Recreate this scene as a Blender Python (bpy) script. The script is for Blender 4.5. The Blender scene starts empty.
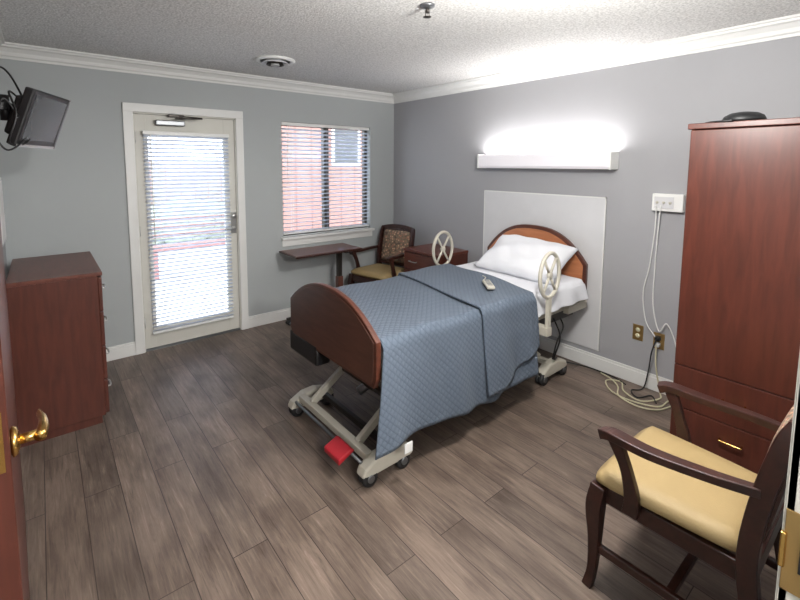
import bpy, bmesh, math, random
from mathutils import Vector, Matrix
random.seed(4)
S=bpy.context.scene
col=S.collection

# ---------------------------------------------------------------- materials
def srgb(r,g,b):
    f=lambda c:(c/255)/12.92 if c/255<=0.04045 else (((c/255)+0.055)/1.055)**2.4
    return (f(r),f(g),f(b),1)
def newmat(name):
    m=bpy.data.materials.new(name); m.use_nodes=True
    nt=m.node_tree; b=nt.nodes['Principled BSDF']
    return m,nt,b
def N(nt,t,**kw):
    n=nt.nodes.new(t)
    for k,v in kw.items():
        if k.startswith('i_'):
            n.inputs[k[2:].replace('_',' ')].default_value=v
        else: setattr(n,k,v)
    return n
def coords(nt,scale=(1,1,1),rot=(0,0,0)):
    tc=N(nt,'ShaderNodeTexCoord'); mp=N(nt,'ShaderNodeMapping')
    mp.inputs['Scale'].default_value=scale; mp.inputs['Rotation'].default_value=rot
    nt.links.new(tc.outputs['Object'],mp.inputs['Vector']); return mp
def ramp(nt,stops):
    r=N(nt,'ShaderNodeValToRGB'); e=r.color_ramp.elements
    e[0].position=stops[0][0]; e[0].color=stops[0][1]
    e[1].position=stops[-1][0]; e[1].color=stops[-1][1]
    for p,c in stops[1:-1]:
        x=e.new(p); x.color=c
    return r
def plain(name,c,rough=.5,metal=0,noise=0.06,nscale=8,bump=0,bscale=60,emit=None,estr=0,spec=.5):
    m,nt,b=newmat(name)
    b.inputs['Roughness'].default_value=rough; b.inputs['Metallic'].default_value=metal
    b.inputs['Specular IOR Level'].default_value=spec
    mp=coords(nt); n=N(nt,'ShaderNodeTexNoise'); n.inputs['Scale'].default_value=nscale; n.inputs['Detail'].default_value=4
    nt.links.new(mp.outputs[0],n.inputs['Vector'])
    lo=tuple(x*(1-noise) for x in c[:3])+(1,); hi=tuple(min(1,x*(1+noise)) for x in c[:3])+(1,)
    r=ramp(nt,[(.3,lo),(.7,hi)]); nt.links.new(n.outputs['Fac'],r.inputs[0]); nt.links.new(r.outputs[0],b.inputs['Base Color'])
    if bump:
        n2=N(nt,'ShaderNodeTexNoise'); n2.inputs['Scale'].default_value=bscale; n2.inputs['Detail'].default_value=3
        nt.links.new(mp.outputs[0],n2.inputs['Vector'])
        bp=N(nt,'ShaderNodeBump'); bp.inputs['Strength'].default_value=bump; bp.inputs['Distance'].default_value=.01
        nt.links.new(n2.outputs['Fac'],bp.inputs['Height']); nt.links.new(bp.outputs[0],b.inputs['Normal'])
    if emit:
        b.inputs['Emission Color'].default_value=emit; b.inputs['Emission Strength'].default_value=estr
    return m
def wood(name,c1,c2,scale=(3,3,.5),rough=.35,gs=9):
    m,nt,b=newmat(name); b.inputs['Roughness'].default_value=rough
    mp=coords(nt,scale); n=N(nt,'ShaderNodeTexNoise'); n.inputs['Scale'].default_value=gs; n.inputs['Detail'].default_value=8; n.inputs['Distortion'].default_value=.6
    nt.links.new(mp.outputs[0],n.inputs['Vector'])
    r=ramp(nt,[(.3,c1),(.7,c2)]); nt.links.new(n.outputs['Fac'],r.inputs[0]); nt.links.new(r.outputs[0],b.inputs['Base Color'])
    return m

M={}
M['wall']=plain('wall_paint_grey',srgb(168,172,173),.75,noise=.015,nscale=2,bump=.08,bscale=220,spec=.25)
M['wall_r']=plain('wall_paint_grey_right',srgb(158,158,161),.75,noise=.015,nscale=2,bump=.08,bscale=220,spec=.25)  # right wall, slightly darker grey than the other walls
M['trim']=plain('trim_white_paint',srgb(218,218,216),.45,noise=.02)
M['doorw']=plain('door_paint_offwhite',srgb(200,198,190),.5,noise=.02)
M['panel']=plain('panel_white_vinyl',srgb(202,202,204),.5,noise=.02)
M['white']=plain('white_plastic',srgb(224,224,222),.4,noise=.02)
M['sheet']=plain('sheet_white_cotton',srgb(220,221,226),.85,noise=.02,bump=.2,bscale=14)
M['beige']=plain('bed_frame_beige',srgb(190,185,172),.45,noise=.03)
M['black']=plain('black_plastic',srgb(22,22,24),.45,noise=.05)
M['rubber']=plain('caster_rubber',srgb(30,30,32),.6)
M['steel']=plain('steel_grey',srgb(120,122,125),.35,metal=.8)
M['darksteel']=plain('dark_metal',srgb(62,58,55),.4,metal=.6)
M['silver']=plain('brushed_silver',srgb(180,180,178),.3,metal=.9)
M['brass']=plain('polished_brass',srgb(205,165,95),.25,metal=1,noise=.03)
M['brassplate']=plain('aged_brass',srgb(160,132,84),.35,metal=.7,noise=.05)
M['red']=plain('red_pedal',srgb(160,28,38),.4)
M['cherry']=wood('cherry_wood',srgb(70,34,25),srgb(87,43,32),(4,4,.5))
M['cherry_h']=wood('cherry_wood_horizontal',srgb(82,42,33),srgb(102,56,44),(4,.5,4))
M['chairwood']=wood('chair_dark_mahogany',srgb(40,21,17),srgb(60,31,25),(3,3,3),.28)
M['tablewood']=wood('table_laminate',srgb(84,50,42),srgb(102,62,50),(.6,4,4))
M['footwood']=wood('footboard_wood',srgb(72,43,34),srgb(91,57,45),(4,.6,4),.4)
M['headwood']=wood('headboard_maple',srgb(160,100,66),srgb(182,120,82),(4,.6,4),.4)
M['rim']=wood('board_rim_wood',srgb(68,35,25),srgb(90,49,36),(4,1,4),.35)
M['tan']=plain('seat_vinyl_tan',srgb(160,138,96),.6,noise=.04,bump=.1,bscale=150)
M['amber']=plain('cable_yellowed',srgb(196,190,160),.5)
M['screen']=plain('tv_screen',srgb(60,64,68),.18,noise=.05)
M['ground']=plain('patio_concrete',srgb(196,197,198),.9,noise=.1,nscale=3)
M['shrub']=plain('shrub_leaves',srgb(158,170,152),.9,noise=.35,nscale=9)
M['redbench']=plain('bench_red_paint',srgb(150,104,100),.6)

def floral():
    m,nt,b=newmat('fabric_floral_tapestry'); b.inputs['Roughness'].default_value=.9
    mp=coords(nt); v=N(nt,'ShaderNodeTexVoronoi'); v.inputs['Scale'].default_value=34; nt.links.new(mp.outputs[0],v.inputs['Vector'])
    r=ramp(nt,[(.15,srgb(206,186,150)),(.3,srgb(140,86,74)),(.5,srgb(126,114,94)),(.75,srgb(90,72,62))])
    nt.links.new(v.outputs['Distance'],r.inputs[0]); nt.links.new(r.outputs[0],b.inputs['Base Color']); return m
M['floral']=floral()

def ceilmat():
    m,nt,b=newmat('ceiling_popcorn'); b.inputs['Roughness'].default_value=.95; b.inputs['Specular IOR Level'].default_value=.1
    mp=coords(nt); v=N(nt,'ShaderNodeTexNoise'); v.inputs['Scale'].default_value=80; v.inputs['Detail'].default_value=3; v.inputs['Roughness'].default_value=.6
    nt.links.new(mp.outputs[0],v.inputs['Vector'])
    r=ramp(nt,[(.34,srgb(186,185,183)),(.62,srgb(226,225,223))]); nt.links.new(v.outputs['Fac'],r.inputs[0]); nt.links.new(r.outputs[0],b.inputs['Base Color'])
    bp=N(nt,'ShaderNodeBump'); bp.inputs['Strength'].default_value=.6; bp.inputs['Distance'].default_value=.011
    nt.links.new(v.outputs['Fac'],bp.inputs['Height']); nt.links.new(bp.outputs[0],b.inputs['Normal']); return m
M['ceil']=ceilmat()

def floormat():
    m,nt,b=newmat('floor_vinyl_plank'); L=nt.links.new
    tc=N(nt,'ShaderNodeTexCoord'); sep=N(nt,'ShaderNodeSeparateXYZ'); L(tc.outputs['Object'],sep.inputs[0])
    cmb=N(nt,'ShaderNodeCombineXYZ'); L(sep.outputs['Y'],cmb.inputs['X']); L(sep.outputs['X'],cmb.inputs['Y'])
    br=N(nt,'ShaderNodeTexBrick'); br.offset=.37; br.offset_frequency=2
    br.inputs['Scale'].default_value=1; br.inputs['Brick Width'].default_value=1.22; br.inputs['Row Height'].default_value=.15
    br.inputs['Mortar Size'].default_value=.0018; br.inputs['Mortar Smooth'].default_value=.1
    br.inputs['Color1'].default_value=(0,0,0,1); br.inputs['Color2'].default_value=(1,1,1,1); br.inputs['Mortar'].default_value=(.5,.5,.5,1)
    L(cmb.outputs[0],br.inputs['Vector'])
    mul=N(nt,'ShaderNodeVectorMath',operation='SCALE'); mul.inputs['Scale'].default_value=7.3; L(br.outputs['Color'],mul.inputs[0])
    add=N(nt,'ShaderNodeVectorMath',operation='ADD'); L(cmb.outputs[0],add.inputs[0]); L(mul.outputs[0],add.inputs[1])
    mp=N(nt,'ShaderNodeMapping'); mp.inputs['Scale'].default_value=(1.6,24,1); L(add.outputs[0],mp.inputs['Vector'])
    n=N(nt,'ShaderNodeTexNoise'); n.inputs['Scale'].default_value=2.6; n.inputs['Detail'].default_value=12; n.inputs['Roughness'].default_value=.72; n.inputs['Distortion'].default_value=.7; L(mp.outputs[0],n.inputs['Vector'])
    r=ramp(nt,[(.28,srgb(74,63,56)),(.42,srgb(102,89,80)),(.58,srgb(118,104,94)),(.74,srgb(148,133,121))]); L(n.outputs['Fac'],r.inputs[0])
    mp2=N(nt,'ShaderNodeMapping'); mp2.inputs['Scale'].default_value=(1.1,2.6,1); L(add.outputs[0],mp2.inputs['Vector'])
    n2=N(nt,'ShaderNodeTexNoise'); n2.inputs['Scale'].default_value=2.8; n2.inputs['Detail'].default_value=4; L(mp2.outputs[0],n2.inputs['Vector'])
    r2=ramp(nt,[(.32,(.6,.58,.57,1)),(.55,(1,1,1,1)),(.75,(1.15,1.15,1.15,1))]); L(n2.outputs['Fac'],r2.inputs[0])
    mx=N(nt,'ShaderNodeMix',data_type='RGBA',blend_type='MULTIPLY'); mx.inputs['Factor'].default_value=1; L(r.outputs[0],mx.inputs['A']); L(r2.outputs[0],mx.inputs['B'])
    r3=ramp(nt,[(0,(.8,.8,.8,1)),(1,(1.15,1.14,1.13,1))]); L(br.outputs['Color'],r3.inputs[0])
    mx2=N(nt,'ShaderNodeMix',data_type='RGBA',blend_type='MULTIPLY'); mx2.inputs['Factor'].default_value=1; L(mx.outputs['Result'],mx2.inputs['A']); L(r3.outputs[0],mx2.inputs['B'])
    mx3=N(nt,'ShaderNodeMix',data_type='RGBA'); L(br.outputs['Fac'],mx3.inputs['Factor']); L(mx2.outputs['Result'],mx3.inputs['A']); mx3.inputs['B'].default_value=srgb(54,45,40)
    L(mx3.outputs['Result'],b.inputs['Base Color'])
    b.inputs['Roughness'].default_value=.42; b.inputs['Specular IOR Level'].default_value=.4
    bp=N(nt,'ShaderNodeBump'); bp.inputs['Strength'].default_value=.15; bp.inputs['Distance'].default_value=.004; L(n.outputs['Fac'],bp.inputs['Height']); L(bp.outputs[0],b.inputs['Normal'])
    return m
M['floor']=floormat()

def quilt():
    m,nt,b=newmat('quilt_blue_grey'); L=nt.links.new
    uv=N(nt,'ShaderNodeUVMap'); sep=N(nt,'ShaderNodeSeparateXYZ'); L(uv.outputs[0],sep.inputs[0])
    def mth(op,a,bb=None):
        n=N(nt,'ShaderNodeMath',operation=op)
        for i,q in enumerate((a,bb)):
            if q is None: continue
            if isinstance(q,(int,float)): n.inputs[i].default_value=q
            else: L(q,n.inputs[i])
        return n.outputs[0]
    k=2*math.pi/.038
    u=mth('MULTIPLY',sep.outputs[0],k); v=mth('MULTIPLY',sep.outputs[1],k)
    a=mth('ABSOLUTE',mth('SINE',mth('MULTIPLY',mth('ADD',u,v),.5))); c=mth('ABSOLUTE',mth('SINE',mth('MULTIPLY',mth('SUBTRACT',u,v),.5)))
    h=mth('POWER',mth('MULTIPLY',a,c),.5)
    mp=coords(nt); n=N(nt,'ShaderNodeTexNoise'); n.inputs['Scale'].default_value=90; L(mp.outputs[0],n.inputs['Vector'])
    hh=mth('ADD',h,mth('MULTIPLY',n.outputs['Fac'],.8))
    r=ramp(nt,[(0,srgb(73,83,96)),(.5,srgb(84,95,109)),(1,srgb(89,100,114))]); L(h,r.inputs[0]); L(r.outputs[0],b.inputs['Base Color'])
    bp=N(nt,'ShaderNodeBump'); bp.inputs['Strength'].default_value=.6; bp.inputs['Distance'].default_value=.004; L(hh,bp.inputs['Height']); L(bp.outputs[0],b.inputs['Normal'])
    b.inputs['Roughness'].default_value=.9; b.inputs['Sheen Weight'].default_value=.05
    return m
M['quilt']=quilt()

def slatmat():
    m,nt,b=newmat('blind_slat_white'); b.inputs['Base Color'].default_value=srgb(225,228,235); b.inputs['Roughness'].default_value=.5
    t=N(nt,'ShaderNodeBsdfTranslucent'); t.inputs['Color'].default_value=srgb(212,222,238)
    mx=N(nt,'ShaderNodeMixShader'); mx.inputs[0].default_value=.4
    nt.links.new(b.outputs[0],mx.inputs[1]); nt.links.new(t.outputs[0],mx.inputs[2]); nt.links.new(mx.outputs[0],nt.nodes['Material Output'].inputs['Surface']); return m
M['slat']=slatmat()
def glassmat():
    m,nt,b=newmat('window_glass'); t=N(nt,'ShaderNodeBsdfTransparent'); g=N(nt,'ShaderNodeBsdfGlossy'); g.inputs['Roughness'].default_value=.02
    mx=N(nt,'ShaderNodeMixShader'); mx.inputs[0].default_value=.06
    nt.links.new(t.outputs[0],mx.inputs[1]); nt.links.new(g.outputs[0],mx.inputs[2]); nt.links.new(mx.outputs[0],nt.nodes['Material Output'].inputs['Surface']); return m
M['glass']=glassmat()
def siding(name,k=1,pale=0):
    m,nt,b=newmat(name); mp=coords(nt); w=N(nt,'ShaderNodeTexBrick'); w.offset=0
    w.inputs['Scale'].default_value=1; w.inputs['Brick Width'].default_value=.3; w.inputs['Row Height'].default_value=12
    w.inputs['Mortar Size'].default_value=.012; w.inputs['Color1'].default_value=srgb(150+pale*.5,114+pale,106+pale); w.inputs['Color2'].default_value=srgb(158+pale*.5,122+pale,113+pale); w.inputs['Mortar'].default_value=srgb(104+pale,74+pale,70+pale)
    sp=N(nt,'ShaderNodeSeparateXYZ'); cb=N(nt,'ShaderNodeCombineXYZ'); nt.links.new(mp.outputs[0],sp.inputs[0]); nt.links.new(sp.outputs['X'],cb.inputs['X']); nt.links.new(sp.outputs['Z'],cb.inputs['Y'])
    nt.links.new(cb.outputs[0],w.inputs['Vector']); nt.links.new(w.outputs['Color'],b.inputs['Base Color']); b.inputs['Roughness'].default_value=.85; return m
M['siding']=siding('siding_pink_board')
M['fence']=siding('fence_board_paled',1,55)  # siding colours paled so the outdoors looks blown out
def emis(name,c,s):
    m,nt,b=newmat(name); b.inputs['Base Color'].default_value=c; b.inputs['Emission Color'].default_value=c; b.inputs['Emission Strength'].default_value=s; return m
M['tube']=emis('lamp_diffuser_lit',(1,.98,.95,1),5)
M['diff']=emis('lamp_front_lens',(.8,.77,.81,1),.1)

# ---------------------------------------------------------------- geometry helpers
def G(name,loc=(0,0,0),rz=0):
    e=bpy.data.objects.new(name,None); e.empty_display_size=.1; e.location=loc; e.rotation_euler=(0,0,rz); col.objects.link(e)
    return e
def mk(name,vs,fs,mat,par=None,smooth=False,bevel=0,off=None):
    me=bpy.data.meshes.new(name); me.from_pydata([tuple(v) for v in vs],[],fs); me.validate(); 
    bm=bmesh.new(); bm.from_mesh(me); bmesh.ops.recalc_face_normals(bm,faces=bm.faces); bm.to_mesh(me); bm.free()
    o=bpy.data.objects.new(name,me); col.objects.link(o)
    if mat: me.materials.append(mat)
    if par is not None: o.parent=par
    if smooth:
        for p in me.polygons: p.use_smooth=True
    if bevel:
        b=o.modifiers.new('bevel','BEVEL'); b.width=bevel; b.segments=2; b.limit_method='ANGLE'; b.angle_limit=math.radians(40)
    return o
def boxv(a,b):
    x0,y0,z0=[min(a[i],b[i]) for i in range(3)]; x1,y1,z1=[max(a[i],b[i]) for i in range(3)]
    v=[(x0,y0,z0),(x1,y0,z0),(x1,y1,z0),(x0,y1,z0),(x0,y0,z1),(x1,y0,z1),(x1,y1,z1),(x0,y1,z1)]
    f=[(0,3,2,1),(4,5,6,7),(0,1,5,4),(1,2,6,5),(2,3,7,6),(3,0,4,7)]
    return v,f
def box(name,a,b,mat,par=None,bevel=0):
    v,f=boxv(a,b); return mk(name,v,f,mat,par,bevel=bevel)
def boxes(name,lst,mat,par=None,bevel=0):
    V=[];F=[]
    for a,b in lst:
        v,f=boxv(a,b); o=len(V); V+=v; F+=[tuple(i+o for i in q) for q in f]
    return mk(name,V,F,mat,par,bevel=bevel)
def cat(pts,n=6):
    P=[Vector(p) for p in pts]
    if len(P)<3: return P
    out=[]; Q=[P[0]*2-P[1]]+P+[P[-1]*2-P[-2]]
    for i in range(1,len(Q)-2):
        p0,p1,p2,p3=Q[i-1:i+3]
        for k in range(n):
            t=k/n; out.append(.5*((2*p1)+(p2-p0)*t+(2*p0-5*p1+4*p2-p3)*t*t+(3*p1-p0-3*p2+p3)*t**3))
    out.append(P[-1]); return out
def sweep(name,pts,sec,mat,par=None,up=(0,0,1),n=6,bevel=.004,seg=4):
    if not isinstance(sec,list): sec=[sec]*len(pts)
    P=cat(pts,n); m=len(P); up=Vector(up)
    S2=cat([(s[0],s[1],0) for s in sec],n) if len(pts)>2 else [Vector((s[0],s[1],0)) for s in sec]
    V=[];F=[]
    for i,p in enumerate(P):
        T=(P[min(i+1,m-1)]-P[max(i-1,0)]).normalized(); Sd=up.cross(T)
        Sd=Sd.normalized() if Sd.length>1e-4 else Vector((1,0,0)); Nn=T.cross(Sd).normalized(); w,h=S2[i][0],S2[i][1]
        if seg==4:
            for a,b in((-1,-1),(1,-1),(1,1),(-1,1)): V.append(p+Sd*w*a+Nn*h*b)
        else:
            for k in range(seg):
                a=2*math.pi*k/seg; V.append(p+Sd*w*math.cos(a)+Nn*h*math.sin(a))
    for i in range(m-1):
        for k in range(seg): F.append((i*seg+k,i*seg+(k+1)%seg,(i+1)*seg+(k+1)%seg,(i+1)*seg+k))
    F.append(tuple(range(seg))); F.append(tuple(range((m-1)*seg,m*seg)))
    return mk(name,V,F,mat,par,smooth=seg>4,bevel=bevel if seg==4 else 0)
def rod(name,a,b,r,mat,par=None,seg=14): 
    T=(Vector(b)-Vector(a)).normalized(); up=(0,0,1) if abs(T.z)<.9 else (0,1,0)
    o=sweep(name,[a,b],(r,r),mat,par,up=up,seg=seg)
    for p in o.data.polygons: p.use_smooth=len(p.vertices)==4
    return o
def tube(name,pts,r,mat,par=None,cyclic=False,res=8):
    cu=bpy.data.curves.new(name,'CURVE'); cu.dimensions='3D'; cu.bevel_depth=r; cu.bevel_resolution=3; cu.use_fill_caps=True
    P=pts if cyclic else cat(pts,res)
    sp=cu.splines.new('POLY'); sp.points.add(len(P)-1)
    for i,p in enumerate(P): sp.points[i].co=(p[0],p[1],p[2],1)
    sp.use_cyclic_u=cyclic
    t=bpy.data.objects.new(name+'_c',cu); col.objects.link(t); bpy.context.view_layer.update()
    me=bpy.data.meshes.new_from_object(t.evaluated_get(bpy.context.evaluated_depsgraph_get())); bpy.data.objects.remove(t); bpy.data.curves.remove(cu)
    me.name=name; o=bpy.data.objects.new(name,me); col.objects.link(o); me.materials.clear(); me.materials.append(mat)
    for p in me.polygons: p.use_smooth=True
    if par is not None: o.parent=par
    return o
def lathe(name,prof,mat,par=None,loc=(0,0,0),seg=24,axis='z',sx=1,sy=1):
    V=[];F=[]
    for r,z in prof:
        for k in range(seg):
            a=2*math.pi*k/seg; p=(r*math.cos(a)*sx,r*math.sin(a)*sy,z)
            if axis=='x': p=(p[2],p[0],p[1])
            if axis=='y': p=(p[0],p[2],p[1])
            V.append((p[0]+loc[0],p[1]+loc[1],p[2]+loc[2]))
    m=len(prof)
    for i in range(m-1):
        for k in range(seg): F.append((i*seg+k,i*seg+(k+1)%seg,(i+1)*seg+(k+1)%seg,(i+1)*seg+k))
    F.append(tuple(range(seg))); F.append(tuple(range((m-1)*seg,m*seg)))
    return mk(name,V,F,mat,par,smooth=True)
def prism(name,outline,vec,mat,par=None,bevel=0):
    n=len(outline); v=[Vector(p) for p in outline]; v+=[p+Vector(vec) for p in v]
    F=[tuple(range(n)),tuple(range(n,2*n))]+[(i,(i+1)%n,(i+1)%n+n,i+n) for i in range(n)]
    return mk(name,v,F,mat,par,bevel=bevel)
def caster(name,loc,par,r=.05):
    x,y,z=loc
    lathe(name+'_wheel',[(r*.4,-.014),(r*.93,-.014),(r,-.007),(r,.007),(r*.93,.014),(r*.4,.014)],M['rubber'],par,(x,y,z+r),20,axis='y')
    lathe(name+'_wheel_b',[(r*.4,-.01),(r*.93,-.01),(r,0),(r*.93,.01),(r*.4,.01)],M['rubber'],par,(x,y+.034,z+r),20,axis='y')
    lathe(name+'_hub',[(r*.35,-.02),(r*.45,-.02),(r*.45,.055),(r*.35,.055)],M['steel'],par,(x,y,z+r),16,axis='y')
    sweep(name+'_fork',[(x+.01,y+.017,z+r*1.0),(x,y+.017,z+r*2.1)],(.028,.012),M['darksteel'],par,up=(0,1,0))

# ---------------------------------------------------------------- ROOM
H=2.44; XL=-3.6; YF=-4.018
DX0,DX1=-2.77,-1.91
WX0,WX1,WZ0,WZ1=-1.46,-.355,.86,2.04
def zwall(name,mat,x0,x1,holes,y0,y1):
    L=[]; cur=x0
    for a,b,z0,z1 in sorted(holes):
        L.append(((cur,y0,0),(a,y1,H)))
        if z0>0: L.append(((a,y0,0),(b,y1,z0)))
        if z1<H: L.append(((a,y0,z1),(b,y1,H)))
        cur=b
    L.append(((cur,y0,0),(x1,y1,H)))
    return boxes(name,L,mat)
box('floor',(XL-.15,YF-.15,-.06),(.15,.15,0),M['floor'])
box('ceiling',(XL-.15,YF-.15,H),(.15,.15,H+.1),M['ceil'])
zwall('wall_back',M['wall'],XL-.15,.15,[(DX0,DX1,0,2.045),(WX0,WX1,WZ0,WZ1)],0,.15)
box('wall_right',(0,YF-.15,0),(.15,0,H),M['wall_r'])
box('wall_left',(XL-.15,YF-.15,0),(XL,0,H),M['wall'])
FD0,FD1=-3.56,-2.447
zwall('wall_front',M['wall'],XL,0,[(FD0,FD1,0,2.06)],YF-.15,YF)
# hallway
box('floor_hallway',(-5,-6.2,-.06),(-.8,YF-.15,0),M['floor'])
box('ceiling_hallway',(-5,-6.2,H),(-.8,YF-.15,H+.1),M['ceil'])
box('wall_hallway_far',(-5,-6.3,0),(-.8,-6.2,H),M['wall'])
box('wall_hallway_left',(-5.1,-6.3,0),(-5,YF-.1,H),M['wall'])
box('wall_hallway_right',(-.8,-6.3,0),(-.7,YF-.15,H),M['wall'])
box('wall_hallway_near',(-5,YF-.15,0),(XL-.15,YF-.05,H),M['wall'])
# front doorway casing
g=G('trim_doorway',(FD1,YF,0))
boxes('jamb',[((-.012,-.15,0),(.0,.012,2.06)),((FD0-FD1,-.15,0),(FD0-FD1+.012,.012,2.06)),((FD0-FD1,-.15,2.048),(0,.012,2.06))],M['doorw'],g)
boxes('casing',[((-.012,0,0),(.075,.016,2.12)),((-.012,-.17,0),(.06,-.15,2.12))],M['doorw'],g,.003)
sp=G('strike_plate',(FD1-.012,YF-.02,.99))
box('plate',(-.003,-.03,-.07),(0,.032,.07),M['brassplate'],sp,.001)
box('lip',(-.009,.028,-.03),(0,.036,.03),M['brass'],sp,.002)
box('latch_hole',(-.004,-.012,-.03),(-.0025,.012,.03),M['black'],sp)
for i,z in enumerate((-.055,.055)): lathe('screw_%d'%i,[(.002,-.006),(.006,-.004),(.006,-.002)],M['brass'],sp,(0,0,z),10,axis='x')

# baseboards
bh=.115
def bboard(name,a,b,d):
    return boxes(name,[((a[0],a[1],0),(b[0]+d[0]*.014,b[1]+d[1]*.014,bh*.82)),((a[0],a[1],bh*.82),(b[0]+d[0]*.008,b[1]+d[1]*.008,bh))],M['trim'],None,.002)
boxes('baseboard_back',[((x0,-.014,0),(x1,0,bh*.84)) for x0,x1 in((XL,-2.83),(-1.853,0))]+[((x0,-.008,bh*.84),(x1,0,bh)) for x0,x1 in((XL,-2.83),(-1.853,0))],M['trim'],None,.002)
bboard('baseboard_right',(0,YF,0),(0,0,0),(-1,0))
bboard('baseboard_left',(XL,-1.5,0),(XL,0,0),(1,0))
bboard('baseboard_front',(FD1+.08,YF,0),(0,YF,0),(0,1))
# crown
prof=[(0,0),(0,-.1),(.008,-.1),(.012,-.085),(.022,-.078),(.03,-.055),(.052,-.032),(.07,-.026),(.074,-.014),(.088,-.012),(.088,0)]
prism('trim_crown_back',[(XL,-d,H+z) for d,z in prof],(-XL,0,0),M['trim'])
prism('trim_crown_right',[(-d,YF,H+z) for d,z in prof],(0,-YF,0),M['trim'])
prism('trim_crown_left',[(XL+d,YF,H+z) for d,z in prof],(0,-YF,0),M['trim'])
prism('trim_crown_front',[(XL,YF+d,H+z) for d,z in prof],(-XL,0,0),M['trim'])

# ---------------------------------------------------------------- patio door
g=G('door_patio',((DX0+DX1)/2,0,0)); cx=(DX0+DX1)/2
def bx(n,a,b,m,bev=0,par=None):
    p=par or g; l=p.location; return box(n,tuple(a[i]-l[i] for i in range(3)),tuple(b[i]-l[i] for i in range(3)),m,p,bev)
bx('casing_left',(-2.83,-.02,0),(DX0+.012,0,2.105),M['trim'],.004); bx('casing_right',(DX1-.012,-.02,0),(-1.853,0,2.105),M['trim'],.004)
bx('casing_top',(-2.83,-.022,2.035),(-1.853,0,2.105),M['trim'],.004)
bx('jamb_left',(DX0,0,0),(DX0+.02,.14,2.045),M['doorw']); bx('jamb_right',(DX1-.02,0,0),(DX1,.14,2.045),M['doorw']); bx('jamb_top',(DX0,0,2.025),(DX1,.14,2.045),M['doorw'])
bx('threshold',(DX0+.02,0,0),(DX1-.02,.14,.015),M['steel'])
sx0,sx1,gx0,gx1,gz0,gz1=DX0+.022,DX1-.022,-2.665,-2.03,.2,1.85
bx('stile_left',(sx0,.015,.018),(gx0,.06,2.022),M['doorw'],.002); bx('stile_right',(gx1,.015,.018),(sx1,.06,2.022),M['doorw'],.002)
bx('rail_bottom',(gx0,.015,.018),(gx1,.06,gz0),M['doorw']); bx('rail_top',(gx0,.015,gz1),(gx1,.06,2.022),M['doorw'])
bx('glass_pane',(gx0,.035,gz0),(gx1,.039,gz1),M['glass'])
for n,a,b in(('l',(gx0-.02,.002,gz0-.02),(gx0+.01,.015,gz1+.02)),('r',(gx1-.01,.002,gz0-.02),(gx1+.02,.015,gz1+.02)),('t',(gx0,.002,gz1-.01),(gx1,.015,gz1+.02)),('b',(gx0,.002,gz0-.02),(gx1,.015,gz0+.01))): bx('lite_frame_'+n,a,b,M['doorw'],.003)
bx('lock_plate',(-1.985,-.001,.96),(-1.94,.016,1.16),M['silver'],.004)
lathe('deadbolt',[(.022,-.018),(.026,-.012),(.026,.002)],M['silver'],g,(-1.963-cx,0,1.125),18,axis='y')
rod('lever_spindle',(-1.963-cx,-.045,1.01),(-1.963-cx,.01,1.01),.011,M['silver'],g)
sweep('lever',[(-1.963-cx,-.045,1.01),(-2.0-cx,-.048,1.012),(-2.06-cx,-.042,1.008)],(.009,.008),M['silver'],g,bevel=.003)
for i,z in enumerate((.25,1.05,1.83)): rod('hinge_%d'%i,(DX0+.02-cx,.008,z-.045),(DX0+.02-cx,.008,z+.045),.007,M['silver'],g)
bx('closer_body',(-2.60,-.045,1.935),(-2.37,.012,1.98),M['steel'],.008)
bx('closer_bracket',(-2.5,-.05,2.01),(-2.38,-.015,2.03),M['darksteel'],.003)
sweep('closer_arm_a',[(-2.45-cx,-.05,1.995),(-2.25-cx,-.13,2.0)],(.012,.005),M['darksteel'],g,bevel=.002)
sweep('closer_arm_b',[(-2.25-cx,-.13,2.004),(-2.42-cx,-.035,2.02)],(.012,.005),M['darksteel'],g,bevel=.002)

def blinds(name,x0,x1,z0,z1,y,pitch,depth,tilt,cords,par_mat=M['slat']):
    b=G(name,((x0+x1)/2,y,z0)); w=(x1-x0)/2; h=z1-z0
    box('headrail',(-w-.004,-.02,h-.03),(w+.004,.02,h),M['white'],b,.003)
    box('bottom_rail',(-w,-depth/2,0),(w,depth/2,.016),M['white'],b,.003)
    V=[];F=[]; z=.03
    while z<h-.035:
        c,s=math.cos(tilt),math.sin(tilt)
        pr=[(-1,0),(-.33,.08),(.33,.08),(1,0)]
        o=len(V)
        for xx in(-w,w):
            for t in(0,-.0022):
                for a,bb in pr:
                    dy=a*depth/2; dz=bb*depth/2+t; V.append((xx,dy*c-dz*s,z+dy*s+dz*c))
        for k in range(3): F.append((o+k,o+k+1,o+8+k+1,o+8+k)); F.append((o+4+k,o+12+k,o+12+k+1,o+4+k+1)); F.append((o+k,o+4+k,o+4+k+1,o+k+1)); F.append((o+8+k,o+8+k+1,o+12+k+1,o+12+k))
        F.append((o,o+8,o+12,o+4)); F.append((o+3,o+7,o+15,o+11))
        z+=pitch
    mk('slats',V,F,par_mat,b)
    for i,t in enumerate(cords):
        for j,dy in enumerate((-depth*.52,depth*.52)): rod('ladder_%d_%d'%(i,j),(-w+2*w*t,dy,.01),(-w+2*w*t,dy,h-.02),.0012,M['white'],b,6)
    rod('tilt_wand',(-w+.05,-depth*.7,h*.45),(-w+.05,-depth*.7,h-.03),.004,M['white'],b,8)
    return b
blinds('door_blinds',-2.695,-2.0,.15,1.885,-.022,.034,.030,math.radians(-36),(.15,.85))

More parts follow.
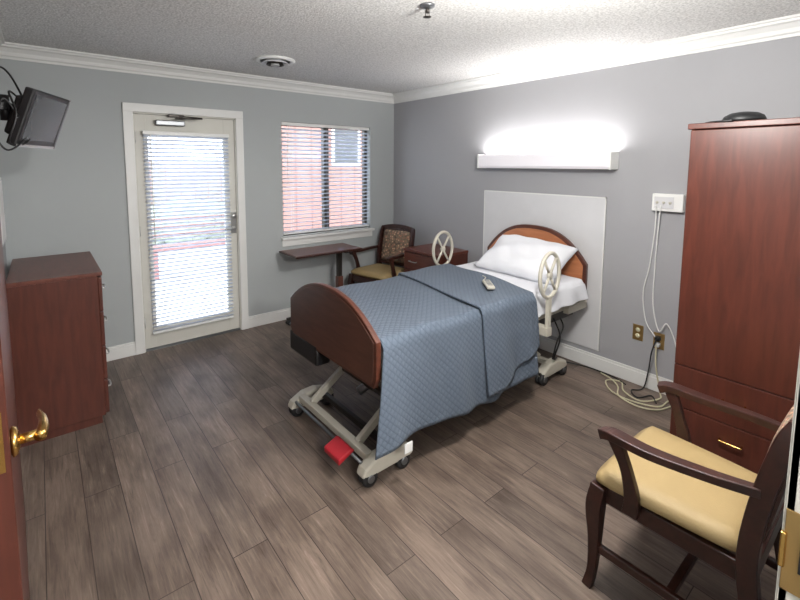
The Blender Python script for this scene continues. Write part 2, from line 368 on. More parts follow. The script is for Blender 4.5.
# ---------------------------------------------------------------- window
g=G('window_1',((WX0+WX1)/2,0,WZ0)); 
bx('sill_board',(WX0-.03,-.05,WZ0-.02),(WX1+.03,.1,WZ0+.008),M['trim'],.005)
bx('apron',(WX0-.02,-.016,WZ0-.09),(WX1+.02,0,WZ0-.02),M['trim'],.004)
bx('frame_left',(WX0,.07,WZ0),(WX0+.035,.12,WZ1),M['darksteel']); bx('frame_right',(WX1-.035,.07,WZ0),(WX1,.12,WZ1),M['darksteel'])
bx('frame_top',(WX0,.07,WZ1-.035),(WX1,.12,WZ1),M['darksteel']); bx('frame_bottom',(WX0,.07,WZ0+.008),(WX1,.12,WZ0+.04),M['darksteel'])
mxx=(WX0+WX1)/2
bx('mullion',(mxx-.03,.065,WZ0+.01),(mxx+.03,.125,WZ1),M['darksteel'])
bx('glass_pane',(WX0+.03,.093,WZ0+.03),(WX1-.03,.097,WZ1-.03),M['glass'])
blinds('window_blinds',WX0+.012,WX1-.012,WZ0+.03,WZ1-.002,.03,.042,.048,math.radians(-18),(.1,.5,.9))
# ---------------------------------------------------------------- exterior
box('ground_patio',(-9,.15,-.12),(6,14,-.05),M['ground'])
box('exterior_siding_building',(-.75,2.6,-.05),(5,2.9,4.2),M['siding'])
box('exterior_fence',(-7.5,6.5,-.05),(.6,6.6,1.7),M['fence'])
g=G('exterior_building_window',(1.0,2.6,1.35))
box('frame',(-.3,-.03,.25),(.3,0,1.1),M['trim'],g); box('pane',(-.25,-.035,.3),(.25,-.03,1.05),M['screen'],g)
g=G('garden_shrub',(-2.3,5.6,-.05))
for i in range(9):
    r=random.uniform(.4,.55); bm=bmesh.new(); bmesh.ops.create_icosphere(bm,subdivisions=3,radius=r)
    cxx,cyy=-2.4+i*.6,random.uniform(-.2,.2)
    for v in bm.verts: 
        v.co*=1+random.uniform(-.08,.08); v.co+=Vector((cxx,cyy,r*.85))
    me=bpy.data.meshes.new('bush'); bm.to_mesh(me); bm.free(); me.materials.append(M['shrub']); o=bpy.data.objects.new('bush_%d'%i,me); o.parent=g; col.objects.link(o)
g=G('garden_bench',(-1.55,2.9,-.05))
boxes('seat_slats',[((-.7,-.2+i*.1,.42),(.7,-.12+i*.1,.45)) for i in range(4)],M['redbench'],g)
boxes('legs',[((x-.03,y-.03,0),(x+.03,y+.03,.42)) for x in(-.6,.6) for y in(-.17,.15)],M['redbench'],g)
boxes('back_slats',[((-.7,.2,.55+i*.12),(.7,.23,.60+i*.12)) for i in range(3)]+[((x-.03,.17,.4),(x+.03,.2,.9)) for x in(-.6,.6)],M['redbench'],g)

# ---------------------------------------------------------------- ceiling things
g=G('ceiling_vent',(-1.86,-.77,H))
lathe('outer_ring',[(.155,-.0),(.16,-.006),(.135,-.022),(.12,-.012)],M['white'],g)
for i,(r,z) in enumerate(((.105,-.03),(.07,-.038),(.035,-.044))): lathe('ring_%d'%i,[(r*.78,z+.022),(r,z),(r*.97,z-.003),(r*.74,z+.018)],M['darksteel'] if i==1 else M['panel'],g)
lathe('throat',[(.118,-.001),(.118,-.012)],M['black'],g)
g=G('fire_sprinkler',(-1.75,-2.4,H))
lathe('escutcheon',[(.04,0),(.038,-.01),(.015,-.016)],M['steel'],g); rod('stem',(0,0,-.04),(0,0,-.01),.009,M['darksteel'],g)
lathe('deflector',[(.02,-.062),(.022,-.06),(.006,-.056)],M['darksteel'],g); rod('frame_a',(.012,0,-.06),(.014,0,-.03),.002,M['darksteel'],g); rod('frame_b',(-.012,0,-.06),(-.014,0,-.03),.002,M['darksteel'],g)
g=G('ceiling_fill_added',(-1.9,-3.35,H))  # made-up fixture out of view, added to carry the room's fill light
lathe('canopy',[(.09,0),(.09,-.02),(.03,-.03)],M['white'],g); rod('stem',(0,0,-.16),(0,0,-.02),.01,M['silver'],g)
lathe('glass_dish',[(.02,-.2),(.1,-.192),(.15,-.17),(.17,-.155),(.165,-.15),(.14,-.16),(.02,-.18)],emis('ceiling_fill_lens',(1,.97,.93,1),2.0),g)
g=G('hallway_fill_added',(-2.9,-5.2,H)); lathe('canopy',[(.09,0),(.09,-.02),(.03,-.03)],M['white'],g); rod('stem',(0,0,-.16),(0,0,-.02),.01,M['silver'],g)  # unseen hallway fixture, added for fill from behind the camera
lathe('glass_dish',[(.02,-.2),(.1,-.192),(.15,-.17),(.17,-.155),(.165,-.15),(.14,-.16),(.02,-.18)],M['tube'],g)

# ---------------------------------------------------------------- wall fixtures right wall
g=G('wall_panel',(0,-1.985,.15)); box('board',(-.008,-.585,0),(0,.585,1.22),M['panel'],g,.002)
boxes('edge_strip',[((-.011,-.585,0),(0,-.575,1.22)),((-.011,.575,0),(0,.585,1.22)),((-.011,-.585,1.21),(0,.585,1.22))],M['trim'],g)
g=G('overbed_wall_light',(0,-2.02,1.585))
box('backplate',(-.02,-.60,.0),(0,.60,.12),M['white'],g)
prism('front_lens',[(-.02,-.61,0),(-.11,-.61,0),(-.125,-.61,.02),(-.125,-.61,.115),(-.112,-.61,.125),(-.105,-.61,.115),(-.105,-.61,.015),(-.02,-.61,.015)],(0,1.22,0),M['diff'],g)
boxes('end_caps',[((-.128,-.62,-.003),(0,-.605,.128)),((-.128,.605,-.003),(0,.62,.128))],M['white'],g,.003)
box('top_diffuser',(-.1,-.60,.085),(-.022,.60,.09),M['tube'],g)
g=G('wall_control_box',(0,-2.995,1.3)); box('case',(-.05,-.095,0),(0,.095,.12),M['white'],g,.006); box('faceplate',(-.054,-.04,.02),(-.05,.08,.1),M['panel'],g,.002)
for i,y in enumerate((.06,.02,-.02)): lathe('jack_%d'%i,[(.004,-.062),(.009,-.06),(.009,-.05)],M['beige'],g,(0,y,.06),12,axis='x')
def outlet(nm,y,z):
    g=G(nm,(0,y,z)); box('plate',(-.006,-.036,-.058),(0,.036,.058),M['brassplate'],g,.003)
    for i,dz in enumerate((-.022,.022)): lathe('socket_%d'%i,[(.004,-.009),(.015,-.008),(.016,-.006)],M['amber'],g,(0,0,dz),16,axis='x')
    return g
outlet('wall_outlet',-2.845,.39); g=outlet('wall_outlet.001',-2.985,.37)
box('plug_a',(-.045,-.015,.01),(-.008,.015,.04),M['black'],g,.004); box('plug_b',(-.045,-.015,-.035),(-.008,.015,-.008),M['panel'],g,.004)
g=G('power_cables',(0,-2.9,0))
def wt(n,pts,r,m): tube(n,[(x,y+2.9,z) for x,y,z in pts],r,m,g)
wt('cord_a',[(-.06,-2.93,1.34),(-.03,-2.925,1.2),(-.02,-2.9,.9),(-.02,-2.87,.7),(-.025,-2.9,.5),(-.03,-2.97,.4)],.004,M['white'])
wt('cord_b',[(-.06,-2.96,1.34),(-.04,-2.945,1.1),(-.02,-2.935,.85),(-.02,-2.94,.62),(-.03,-2.99,.45),(-.04,-3.04,.52),(-.03,-3.1,.38),(-.025,-3.12,.2)],.004,M['white'])
wt('cord_c',[(-.05,-2.985,.395),(-.08,-2.97,.3),(-.06,-2.95,.15),(-.08,-2.93,.02),(-.15,-2.88,.008),(-.22,-2.95,.008),(-.12,-3.0,.008),(-.2,-3.06,.008)],.0045,M['black'])
wt('cord_d',[(-.05,-2.985,.35),(-.07,-3.0,.2),(-.05,-3.03,.02),(-.12,-3.05,.007),(-.25,-2.98,.007),(-.2,-2.85,.007),(-.08,-2.78,.007),(-.14,-2.7,.007),(-.26,-2.78,.007),(-.3,-2.92,.007),(-.24,-3.08,.007),(-.1,-3.1,.007)],.005,M['amber'])
wt('cord_e',[(-.06,-2.62,.009),(-.1,-2.72,.009),(-.18,-2.8,.012),(-.3,-2.86,.009),(-.34,-3.0,.009),(-.28,-3.1,.009),(-.16,-3.14,.009)],.005,M['amber'])
wt('cord_f',[(-.12,-2.3,.01),(-.05,-2.5,.01),(-.05,-2.7,.01),(-.1,-2.82,.01)],.005,M['black'])

# ---------------------------------------------------------------- wardrobe
g=G('wardrobe',(-.36,-3.62,0)); WX=-.35
hw=.32
box('carcass',(WX+.022,-hw,.06),(.34,hw,1.80),M['cherry'],g,.003)
box('plinth',(WX+.05,-hw+.01,0),(.33,hw-.01,.06),M['cherry'],g)
box('top_cap',(WX-.006,-hw-.01,1.80),(.342,hw+.01,1.83),M['cherry'],g,.004)
box('door_panel',(WX,-hw+.004,.535),(WX+.022,hw-.004,1.795),M['cherry'],g,.003)
box('drawer_front_upper',(WX,-hw+.004,.30),(WX+.022,hw-.004,.53),M['cherry'],g,.003)
box('drawer_front_lower',(WX,-hw+.004,.065),(WX+.022,hw-.004,.295),M['cherry'],g,.003)
for i,z in enumerate((.42,.21)): tube('drawer_pull_%d'%i,[(WX,.0,z),(WX-.022,.0,z),(WX-.025,.01,z),(WX-.025,.08,z),(WX-.022,.09,z),(WX,.09,z)],.005,M['brass'],g)
tube('door_pull',[(WX,-hw+.05,1.0),(WX-.025,-hw+.05,1.0),(WX-.025,-hw+.05,1.1),(WX,-hw+.05,1.1)],.005,M['brass'],g)
g=G('black_cap',(-.62,-3.5,1.83))
lathe('crown',[(.085,0),(.088,.012),(.08,.03),(.055,.044),(.02,.05),(.003,.051)],M['black'],g); 
prism('brim',[(.13*math.cos(a)*.9,.02+.14*math.sin(a),.0) for a in [i*math.pi/12 for i in range(13)]],(0,0,.006),M['black'],g)

# ---------------------------------------------------------------- dresser
g=G('dresser',(-3.34,-.61,0))
hx,hy=.22,.39
box('carcass',(-hx,-hy,.05),(hx-.02,hy,.935),M['cherry'],g,.003); box('plinth',(-hx,-hy+.01,0),(hx-.04,hy-.01,.05),M['cherry'],g)
box('top_slab',(-hx,-hy-.008,.935),(hx+.004,hy+.008,.96),M['cherry_h'],g,.004)
for i in range(4):
    z0=.06+i*.218; box('drawer_front_%d'%i,(hx-.02,-hy+.006,z0),(hx,hy-.006,z0+.212),M['cherry'],g,.003)
    for j,y in enumerate((-.2,.2)): tube('pull_%d_%d'%(i,j),[(hx,y-.045,z0+.11),(hx+.025,y-.04,z0+.11),(hx+.025,y+.04,z0+.11),(hx,y+.045,z0+.11)],.005,M['silver'],g)

# ---------------------------------------------------------------- cherry door (ajar) at left
g=G('door_cherry',(-3.545,-1.6,0),math.radians(2.6))
box('leaf',(-.022,-1.28,.012),(.022,0,2.03),M['cherry'],g,.003)
lathe('lever_rose',[(.027,.022),(.036,.026),(.032,.034),(.014,.04)],M['brass'],g,(0,-1.22,.965),20,axis='x')
rod('lever_neck',(.034,-1.22,.965),(.08,-1.22,.965),.012,M['brass'],g)
sweep('lever_handle',[(.076,-1.235,.965),(.083,-1.2,.968),(.085,-1.15,.965),(.08,-1.095,.955)],[(.013,.013),(.012,.014),(.009,.013),(.007,.014)],M['brass'],g,seg=12)
box('latch_plate',(-.012,-1.2815,.93),(.012,-1.28,1.07),M['brass'],g)
for i,z in enumerate((.25,1.0,1.8)): rod('hinge_%d'%i,(.0,.008,z-.05),(.0,.008,z+.05),.008,M['brass'],g)
boxes('door_frame_post',[((-.055,.016,0),(-.015,.06,2.08))],M['doorw'],g)

# ---------------------------------------------------------------- TV
g=G('wall_television',(-3.6,-1.62,1.86))
ang=math.atan2(.40,.17)
def tvpart(n,a,b,m,bev,smooth=False):
    o=box(n,a,b,m,g,bev)
    R=Matrix.Rotation(ang,4,'Z')@Matrix.Rotation(math.radians(20),4,'X')
    o.matrix_local=Matrix.Translation(Vector((.240,.13,-.045)))@R
    return o
tvpart('bezel',(-.175,-.02,-.13),(.175,.02,.13),M['black'],.008)
tvpart('screen',(-.15,-.0215,-.095),(.15,-.019,.108),M['screen'],0)
tvpart('bezel_edge_trim',(-.175,-.023,-.13),(.175,-.0195,-.118),M['silver'],.001)
tvpart('bezel_side_trim',(.163,-.023,-.13),(.175,-.0195,.13),M['steel'],.001)
tvpart('rear_housing',(-.14,.02,-.095),(.14,.06,.085),M['black'],.015)
tvpart('mount_plate',(-.05,.06,-.05),(.05,.07,.05),M['black'],0)
box('wall_plate',(0,-.05,-.1),(.02,.05,.1),M['black'],g,.004)
sweep('arm_a',[(.02,0,.0),(.12,.06,.0)],(.02,.018),M['black'],g); sweep('arm_b',[(.12,.06,0.0),(.19,.15,-.02)],(.02,.018),M['black'],g)
rod('arm_pivot',(.12,.06,-.06),(.12,.06,.05),.018,M['black'],g); rod('arm_pivot_b',(.04,.01,-.08),(.04,.01,.06),.015,M['black'],g)
tube('cable_a',[(.21,.13,-.05),(.18,.02,-.14),(.12,-.05,-.19),(.08,-.06,-.1),(.07,-.05,.05)],.004,M['black'],g)
tube('cable_b',[(.2,.1,.0),(.15,-.04,.12),(.11,-.09,.14),(.07,-.07,.06)],.004,M['black'],g)
tube('cable_c',[(.2,.12,-.03),(.17,-.02,-.05),(.12,-.07,.02),(.08,-.03,-.13)],.004,M['black'],g)
tube('cable_d',[(.19,.1,.02),(.14,.0,.06),(.16,-.06,-.04),(.13,-.04,-.16),(.19,.05,-.15),(.21,.1,-.06)],.004,M['black'],g)
g=G('wall_notice',(XL,-.42,1.1)); box('frame',(0,-.2,0),(.02,.2,.42),M['panel'],g,.003); box('sheet',(.02,-.18,.02),(.022,.18,.4),M['white'],g)

# ---------------------------------------------------------------- armchairs
def cushion(name,w0,w1,d,th,loc,mat,par,rx=0,nu=14,puff=.018):
    V=[];F=[]
    for side in(1,-1):
        for i in range(nu+1):
            for j in range(nu+1):
                u=-1+2*i/nu; v=-1+2*j/nu
                e=min(1,(1-max(abs(u),abs(v)))/.12); z=side*(th/2*(math.sqrt(max(0,1-(1-e)**2))*.75+.25)+ (puff*(1-u*u)*(1-v*v) if side>0 else 0))
                k=1-.06*(abs(u)*abs(v))**6
                w=w0+(w1-w0)*(v+1)/2
                V.append((u*w*k,v*d*k,z))
    n=nu+1
    for s in range(2):
        for i in range(nu):
            for j in range(nu): F.append(tuple(s*n*n+q for q in(i*n+j,(i+1)*n+j,(i+1)*n+j+1,i*n+j+1)))
    def ring():
        r=[(i,0) for i in range(nu)]+[(nu,j) for j in range(nu)]+[(i,nu) for i in range(nu,0,-1)]+[(0,j) for j in range(nu,0,-1)]
        return [i*n+j for i,j in r]
    r=ring(); m=len(r)
    for k in range(m): F.append((r[k],r[(k+1)%m],r[(k+1)%m]+n*n,r[k]+n*n))
    o=mk(name,V,F,mat,par,smooth=True); o.location=loc; o.rotation_euler=(rx,0,0); return o
def armchair(name,loc,rz):
    g=G(name,loc,rz); W=M['chairwood']
    for s,t in((-1,'l'),(1,'r')):
        sweep('front_leg_'+t,[(s*.235,.215,.42),(s*.24,.225,.33),(s*.243,.22,.2),(s*.247,.222,.08),(s*.25,.235,0)],[(.026,.026),(.028,.028),(.02,.02),(.016,.016),(.018,.018)],W,g,up=(0,1,0))
        sweep('back_post_'+t,[(s*.215,-.30,0),(s*.215,-.25,.2),(s*.218,-.22,.42),(s*.222,-.235,.62),(s*.222,-.275,.82),(s*.215,-.30,.90)],[(.018,.02),(.02,.024),(.022,.026),(.018,.026),(.016,.026),(.014,.02)],W,g,up=(0,1,0))
        sweep('arm_'+t,[(s*.228,-.235,.665),(s*.255,-.12,.66),(s*.272,.04,.652),(s*.27,.16,.655),(s*.262,.205,.64)],[(.016,.015),(.02,.014),(.025,.014),(.028,.015),(.024,.018)],W,g)
        sweep('arm_support_'+t,[(s*.25,.10,.38),(s*.256,.095,.45),(s*.258,.12,.55),(s*.266,.16,.645)],[(.014,.026),(.014,.024),(.014,.018),(.016,.022)],W,g,up=(0,1,0))
        box('side_rail_'+t,(s*.215-.014,-.23,.35),(s*.215+.014,.22,.415),W,g,.004)
        sweep('side_stretcher_'+t,[(s*.243,.22,.17),(s*.216,-.26,.15)],(.011,.016),W,g)
    box('front_rail',(-.235,.205,.345),(.235,.235,.415),W,g,.004); box('rear_rail',(-.215,-.24,.35),(.215,-.215,.415),W,g,.004)
    box('cross_stretcher',(-.235,-.04,.145),(.235,-.015,.175),W,g,.003)
    cushion('seat_cushion',.225,.262,.225,.065,(0,.015,.442),M['tan'],g,puff=.012)
    sweep('crest_rail',[(-.222,-.296,.88),(-.12,-.308,.90),(0,-.312,.908),(.12,-.308,.90),(.222,-.296,.88)],(.014,.026),W,g,up=(0,0,1))
    sweep('back_lower_rail',[(-.22,-.228,.50),(0,-.235,.50),(.22,-.228,.50)],(.012,.022),W,g)
    prism('back_panel',[(-.21,-.24,.5),(.21,-.24,.5),(.21,-.302,.88),(-.21,-.302,.88)],(0,-.012,0),W,g,.002)
    cushion('back_pad',.193,.193,.18,.04,(0,-.252,.69),M['floral'],g,rx=-math.radians(80),puff=.02)
    return g
armchair('armchair',(-1.56,-3.635,0),0)
armchair('armchair.001',(-.5,-.40,0),math.radians(102))

# ---------------------------------------------------------------- nightstand
g=G('nightstand',(-.235,-.97,0)); hx,hy=.215,.25
box('carcass',(-hx+.02,-hy,.05),(hx,hy,.725),M['cherry'],g,.003); box('plinth',(-hx+.04,-hy+.01,0),(hx,hy-.01,.05),M['cherry'],g)
box('top_slab',(-hx-.005,-hy-.008,.725),(hx,hy+.008,.75),M['cherry_h'],g,.004)
box('drawer_front',(-hx,-hy+.005,.54),(-hx+.02,hy-.005,.715),M['cherry_h'],g,.003); box('door_front',(-hx,-hy+.005,.055),(-hx+.02,hy-.005,.53),M['cherry_h'],g,.003)
tube('drawer_pull',[(-hx,.05,.63),(-hx-.025,.055,.63),(-hx-.025,.145,.63),(-hx,.15,.63)],.005,M['silver'],g)
tube('door_pull',[(-hx,-.18,.42),(-hx-.025,-.18,.415),(-hx-.025,-.18,.335),(-hx,-.18,.33)],.005,M['silver'],g)

# ---------------------------------------------------------------- overbed table
g=G('overbed_table',(-1.19,-.3,0))
box('top',(-.375,-.19,.735),(.37,.18,.76),M['tablewood'],g,.008); box('edge_band',(-.379,-.194,.74),(.374,.184,.755),M['chairwood'],g,.004)
box('column_outer',(.18,-.03,.06),(.24,.03,.45),M['tablewood'],g,.004); box('column_inner',(.187,-.023,.45),(.233,.023,.735),M['darksteel'],g,.002)
box('support_bracket',(-.1,-.03,.71),(.24,.03,.735),M['darksteel'],g,.003)
box('height_lever',(.2,-.15,.715),(.24,-.03,.722),M['black'],g,.002)
boxes('base_frame',[((-.33,-.155,.05),(.34,-.125,.075)),((-.33,.115,.05),(.34,.145,.075)),((.18,-.155,.05),(.24,.145,.08))],M['darksteel'],g,.003)
for i,(x,y) in enumerate(((-.31,-.155),(-.31,.115),(.32,-.155),(.32,.115))): caster('caster_%d'%i,(x,y,0),g,.024)

# ---------------------------------------------------------------- BED
BX,BY=-1.13,-2.04
g=G('hospital_bed',(BX,BY,0))
def l(p): return (p[0]-BX,p[1]-BY,p[2])
def lb(n,a,b,m,bev=0): return box(n,l(a),l(b),m,g,bev)
Y0,Y1=-2.49,-1.59
TOP=.745
def arch(y0,y1,zb,ze,zp,p=2.3,n=24,cr=.05):
    c=(y0+y1)/2;h=(y1-y0)/2; pts=[(c+h*(1-cr),zb),(c+h*1.0,zb+cr)]
    for i in range(n+1):
        s=1-2*i/n; pts.append((c+h*s,ze+(zp-ze)*(1-abs(s)**p)))
    pts+=[(c-h,zb+cr),(c-h*(1-cr),zb)]
    return pts
ao=arch(Y0-.02,Y1+.0,.52,.76,.935)
prism('footboard_rim',[l((-2.165,y,z)) for y,z in ao],(.032,0,0),M['rim'],g,.006)
ai=arch(Y0+.0,Y1-.02,.54,.755,.915)
prism('footboard_panel',[l((-2.168,y,z)) for y,z in ai],(.038,0,0),M['footwood'],g,.002)
ao=arch(-2.48,-1.52,.52,.84,1.10,2.6)
prism('headboard_rim',[l((-.095,y,z)) for y,z in ao],(.035,0,0),M['rim'],g,.006)
ai=arch(-2.455,-1.545,.55,.83,1.07,2.6)
prism('headboard_panel',[l((-.10,y,z)) for y,z in ai],(.045,0,0),M['headwood'],g,.002)
m=lb('mattress',(-2.11,Y0+.01,.585),(-.12,Y1-.01,TOP-.005),M['sheet'],.04); m.modifiers[0].segments=4
lb('deck_frame',(-2.13,Y0+.03,.525),(-.11,Y1-.03,.58),M['beige'],.006)
lb('deck_end_black',(-2.17,-1.93,.42),(-2.07,-1.58,.55),M['black'],.015)
for i,y in enumerate((Y0+.06,Y1-.06)): lb('side_rail_%d'%i,(-2.05,y-.02,.46),(-.2,y+.02,.525),M['darksteel'],.005)
sweep('foot_cross_bar',[l((-2.14,-2.42,.12)),l((-2.14,-1.68,.12))],(.022,.02),M['beige'],g)
sweep('foot_cross_bar_b',[l((-2.0,-2.42,.11)),l((-2.0,-1.68,.11))],(.016,.018),M['darksteel'],g)
def foot(nm,x0,x1,y):
    out=[(x0-.05,.06),(x0-.03,.10),(x0+.05,.14),(x1-.08,.145),(x1+.03,.115),(x1+.05,.07),(x1+.02,.055),(x0,.05)]
    prism(nm,[l((x,y-.035,z)) for x,z in out],(0,.07,0),M['beige'],g,.012)
foot('foot_housing_near',-2.17,-1.93,-2.44); foot('foot_housing_far',-2.17,-1.95,-1.66)
for i,(x,y) in enumerate(((-2.17,-2.46),(-1.95,-2.46),(-2.17,-1.68),(-1.95,-1.68))): caster('foot_caster_%d'%i,l((x,y,0)),g,.045)
prism('brake_pedal_red',[l((-2.28,-2.20,.12)),l((-2.20,-2.20,.15)),l((-2.18,-2.20,.135)),l((-2.28,-2.20,.09))],(0,-.15,0),M['red'],g,.006)
prism('brake_pedal_green',[l((-2.0,-2.30,.12)),l((-2.0,-2.30,.15)),l((-1.95,-2.30,.135))],(0,-.1,0),M['darksteel'],g,.004)
rod('pedal_rod',l((-2.19,-2.42,.11)),l((-2.19,-1.7,.11)),.009,M['steel'],g)
for i,y in enumerate((-2.3,-1.8)):
    sweep('lift_arm_foot_%d'%i,[l((-2.13,y,.13)),l((-1.62,y,.48))],(.014,.022),M['beige'],g)
    sweep('lift_arm_head_%d'%i,[l((-.42,y,.13)),l((-.9,y,.48))],(.014,.022),M['beige'],g)
sweep('lift_cross_tube',[l((-1.9,-2.3,.295)),l((-1.9,-1.8,.295))],(.016,.016),M['darksteel'],g)
sweep('lift_actuator',[l((-1.95,-2.05,.25)),l((-1.4,-2.05,.42))],(.026,.026),M['steel'],g,seg=14)
lb('motor_housing',(-1.55,-2.12,.36),(-1.35,-1.98,.50),M['black'],.015)
sweep('head_cross_bar',[l((-.42,-2.42,.11)),l((-.42,-1.66,.11))],(.022,.02),M['beige'],g)
foot('foot_housing_head_near',-.55,-.31,-2.42); foot('foot_housing_head_far',-.55,-.31,-1.66)
for i,(x,y) in enumerate(((-.57,-2.44),(-.31,-2.44),(-.57,-1.68),(-.31,-1.68))): caster('head_caster_%d'%i,l((x,y,0)),g,.045)
tube('bed_cord',[l(p) for p in((-.50,-2.46,.5),(-.47,-2.5,.36),(-.49,-2.47,.2),(-.4,-2.44,.16))],.006,M['black'],g)
tube('bed_cord_b',[l(p) for p in((-.40,-2.44,.5),(-.36,-2.46,.4),(-.42,-2.45,.3),(-.44,-2.43,.16))],.006,M['black'],g)
lb('wall_bumper',(-.35,Y0+.0,.50),(-.07,Y0+.05,.56),M['beige'],.006)
def rail(nm,x,y,s):
    zc=.885; pts=[]
    for k in range(40):
        a=2*math.pi*k/40; pts.append(l((x+.115*math.cos(a),y,zc+.15*math.sin(a))))
    tube(nm+'_ring',pts,.013,M['beige'],g,cyclic=True)
    for i,(a0) in enumerate((50,130,230,310)):
        a=math.radians(a0); rod(nm+'_spoke_%d'%i,l((x,y,zc)),l((x+.11*math.cos(a),y,zc+.145*math.sin(a))),.009,M['beige'],g)
    lathe(nm+'_hub',[(.02,-.012),(.026,-.008),(.026,.008),(.02,.012)],M['beige'],g,l((x,y,zc)),16,axis='y')
    sweep(nm+'_post',[l((x,y,.745)),l((x,y,.5))],(.02,.012),M['beige'],g,up=(0,1,0))
    lb(nm+'_clamp',(x-.03,y-.015,.47),(x+.03,y+s*.09,.53),M['beige'],.004)
rail('assist_rail_near',-.77,-2.575,1); rail('assist_rail_far',-.68,-1.505,-1)

def drape(nm,xa,xb,hemn,hemf,off,amp,mat,seed=0,thick=.008,flare=0):
    rnd=random.Random(seed); nx=110
    r=.035; V=[];UV=[];F=[]
    ph=[rnd.uniform(0,6.28) for _ in range(6)]
    nh,nt_,nf=26,40,12
    rows=nh+nt_+nf
    for i in range(nx+1):
        u=i/nx
        for j in range(rows+1):
            if j<=nh: v=0
            elif j<=nh+nt_: v=(j-nh)/nt_
            else: v=1
            x=xa(v)+(xb(v)-xa(v))*u
            hn=hemn(x); hf=hemf(x); top=TOP+off
            if j<nh:
                t=j/nh; z=hn+(top-r-hn)*t
                fold=(1-t)**1.0
                y=Y0-.012-off-.03*fold**.8-amp*fold*(.5+.5*math.sin(x*13+ph[0])*math.cos(x*5+ph[1])) - .008*math.sin(x*27+z*6+ph[2])*fold
                y-=flare*.25*fold*max(0,1-u*8)
                x-=flare*fold*max(0,1-u*3)
                vv=-(top-z)
            elif j<=nh+nt_:
                t=(j-nh)/nt_; w=(Y1-Y0)
                y=Y0-.012-off+(w+.024+2*off)*t
                d=min(y-(Y0-.012-off),(Y1+.012+off)-y); dz=0
                if d<r: dz=-(r-math.sqrt(max(0,r*r-(r-d)**2)))
                z=top+dz+.006*math.sin(x*4+y*7+ph[3])+.004*math.sin(x*13-y*9+ph[4])
                vv=y-Y0
            else:
                t=(j-nh-nt_)/nf; z=top-r-(top-r-hf)*t; y=Y1+.012+off+.02*t; vv=(Y1-Y0)+(top-z)
            V.append(l((x,y,z))); UV.append((x,vv))
    n=rows+1
    for i in range(nx):
        for j in range(rows): F.append((i*n+j,(i+1)*n+j,(i+1)*n+j+1,i*n+j+1))
    o=mk(nm,V,F,mat,g,smooth=True)
    uvl=o.data.uv_layers.new(name='UVMap')
    for lp in o.data.loops: uvl.data[lp.index].uv=UV[lp.vertex_index]
    so=o.modifiers.new('solid','SOLIDIFY'); so.thickness=thick; so.offset=0
    return o
drape('quilt',lambda v:-2.125,lambda v:-.88+.18*v,lambda x:.225+.02*math.sin(x*6),lambda x:.40,.012,.045,M['quilt'],1,flare=.09)
drape('quilt_folded_layer',lambda v:-1.40+.17*v,lambda v:-.86+.19*v,lambda x:.26+max(0,(x+1.25))*.42,lambda x:.42,.028,.04,M['quilt'],2,thick=.014)
drape('sheet_turned',lambda v:-.95,lambda v:-.16,lambda x:.60,lambda x:.6,.003,.0,M['sheet'],3,thick=.004)
lb('quilt_label',(-2.06,-2.605,.20),(-2.01,-2.600,.25),M['white'])

def pillow(nm,loc,hx,hy,th,rot,seed):
    n=30; V=[];F=[]
    for s in(1,-1):
        for i in range(n+1):
            for j in range(n+1):
                u=-1+2*i/n; v=-1+2*j/n
                e=((1-abs(u)**3.2)*(1-abs(v)**3.2)); t=max(0,e)**.55
                kx=1-.07*(1-abs(v)**1.5)*(abs(u)); ky=1-.07*(1-abs(u)**1.5)*abs(v)
                wr=.010*math.sin(u*7+v*3+seed)*t+.006*math.sin(v*12-u*5)*t
                V.append((u*hx*kx,v*hy*ky,s*th/2*t+wr))
    m=n+1
    for s in range(2):
        for i in range(n):
            for j in range(n): F.append(tuple(s*m*m+q for q in(i*m+j,(i+1)*m+j,(i+1)*m+j+1,i*m+j+1)))
    r=[(i,0) for i in range(n)]+[(n,j) for j in range(n)]+[(i,n) for i in range(n,0,-1)]+[(0,j) for j in range(n,0,-1)]; r=[i*m+j for i,j in r]
    for k in range(len(r)): F.append((r[k],r[(k+1)%len(r)],r[(k+1)%len(r)]+m*m,r[k]+m*m))
    o=mk(nm,V,F,M['sheet'],g,smooth=True); o.location=l(loc); o.rotation_euler=rot
    bm=bmesh.new(); bm.from_mesh(o.data); bmesh.ops.remove_doubles(bm,verts=bm.verts,dist=.0005); bm.to_mesh(o.data); bm.free()
    return o
pillow('pillow',(-.36,-2.11,.875),.24,.34,.18,(math.radians(3),math.radians(-26),math.radians(5)),1)

# remote
g=G('bed_remote',(-1.02,-2.27,TOP+.043),math.radians(50))
box('body',(-.09,-.027,0),(.09,.027,.022),M['beige'],g,.008); boxes('buttons',[((-.06+i*.035,-.016,.022),(-.045+i*.035,.016,.025)) for i in range(4)],M['steel'],g,.001)
tube('cord',[(.09,0,.01),(.13,.01,.006),(.2,-.02,.006),(.26,-.01,.006)],.003,M['beige'],g)

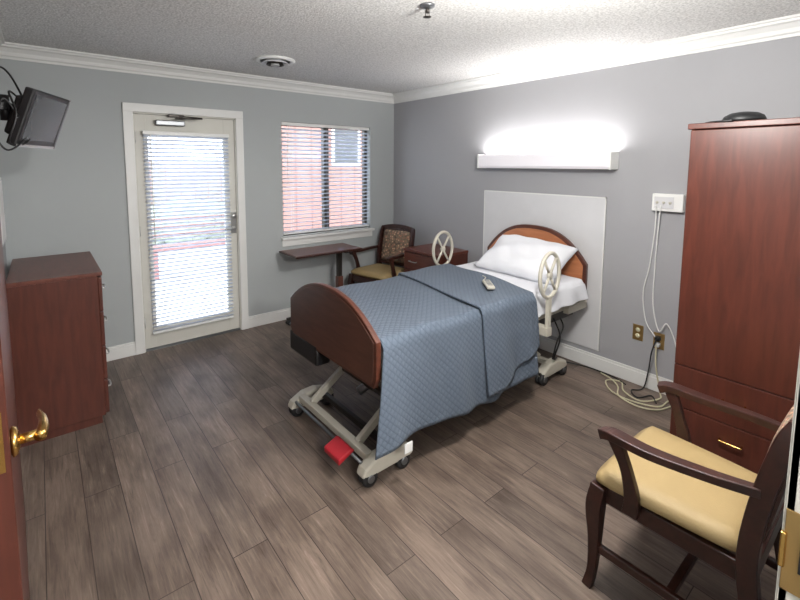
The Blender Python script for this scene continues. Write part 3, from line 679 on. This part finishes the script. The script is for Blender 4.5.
# ---------------------------------------------------------------- LIGHTS
def area(name,loc,rot,sx,sy,p,c=(1,1,1)):
    L=bpy.data.lights.new(name,'AREA'); L.shape='RECTANGLE'; L.size=sx; L.size_y=sy; L.energy=p; L.color=c
    o=bpy.data.objects.new(name,L); o.location=loc; o.rotation_euler=rot; col.objects.link(o); return o
def point(name,loc,r,p,c):
    L=bpy.data.lights.new(name,'POINT'); L.shadow_soft_size=r; L.energy=p; L.color=c
    o=bpy.data.objects.new(name,L); o.location=loc; col.objects.link(o); return o
point('ceiling_fill_point',(-1.9,-3.35,2.1),.12,92,(1,.975,.94))  # fill light added to brighten ceiling and walls, source invented
area('overbed_light_up',(-.065,-2.02,1.69),(math.radians(180),0,0),.07,1.2,9.5,(1,.97,.96))
point('hallway_fill_point',(-2.9,-5.2,2.1),.12,130,(1,.975,.94))  # added fill shining in through the doorway, source invented
w=bpy.data.worlds.new('World'); S.world=w; w.use_nodes=True; nt=w.node_tree; bg=nt.nodes['Background']
bg.inputs[0].default_value=(.88,.94,1,1); bg.inputs[1].default_value=5.0

# ---------------------------------------------------------------- CAMERA
c=[-3.37732,-4.11223,1.61278,.89716,-.09846,.00329,434.68367,387.52096,207.61551]
yw,pt,rl=c[3:6]
F_=Vector((math.cos(yw)*math.cos(pt),math.sin(yw)*math.cos(pt),math.sin(pt)))
R0=Vector((math.sin(yw),-math.cos(yw),0)); U0=R0.cross(F_)
R_=R0*math.cos(rl)+U0*math.sin(rl); U_=-R0*math.sin(rl)+U0*math.cos(rl)
cam=bpy.data.cameras.new('camera'); co=bpy.data.objects.new('camera',cam); col.objects.link(co)
mw=Matrix.Identity(4)
for i in range(3): mw[i][0]=R_[i]; mw[i][1]=U_[i]; mw[i][2]=-F_[i]; mw[i][3]=c[i]
co.matrix_world=mw
cam.sensor_width=36; cam.lens=c[6]*36/800; cam.shift_x=(400-c[7])/800; cam.shift_y=-(300-c[8])/800; cam.clip_start=.02
S.camera=co
S.view_settings.view_transform='Standard'; S.view_settings.exposure=.45
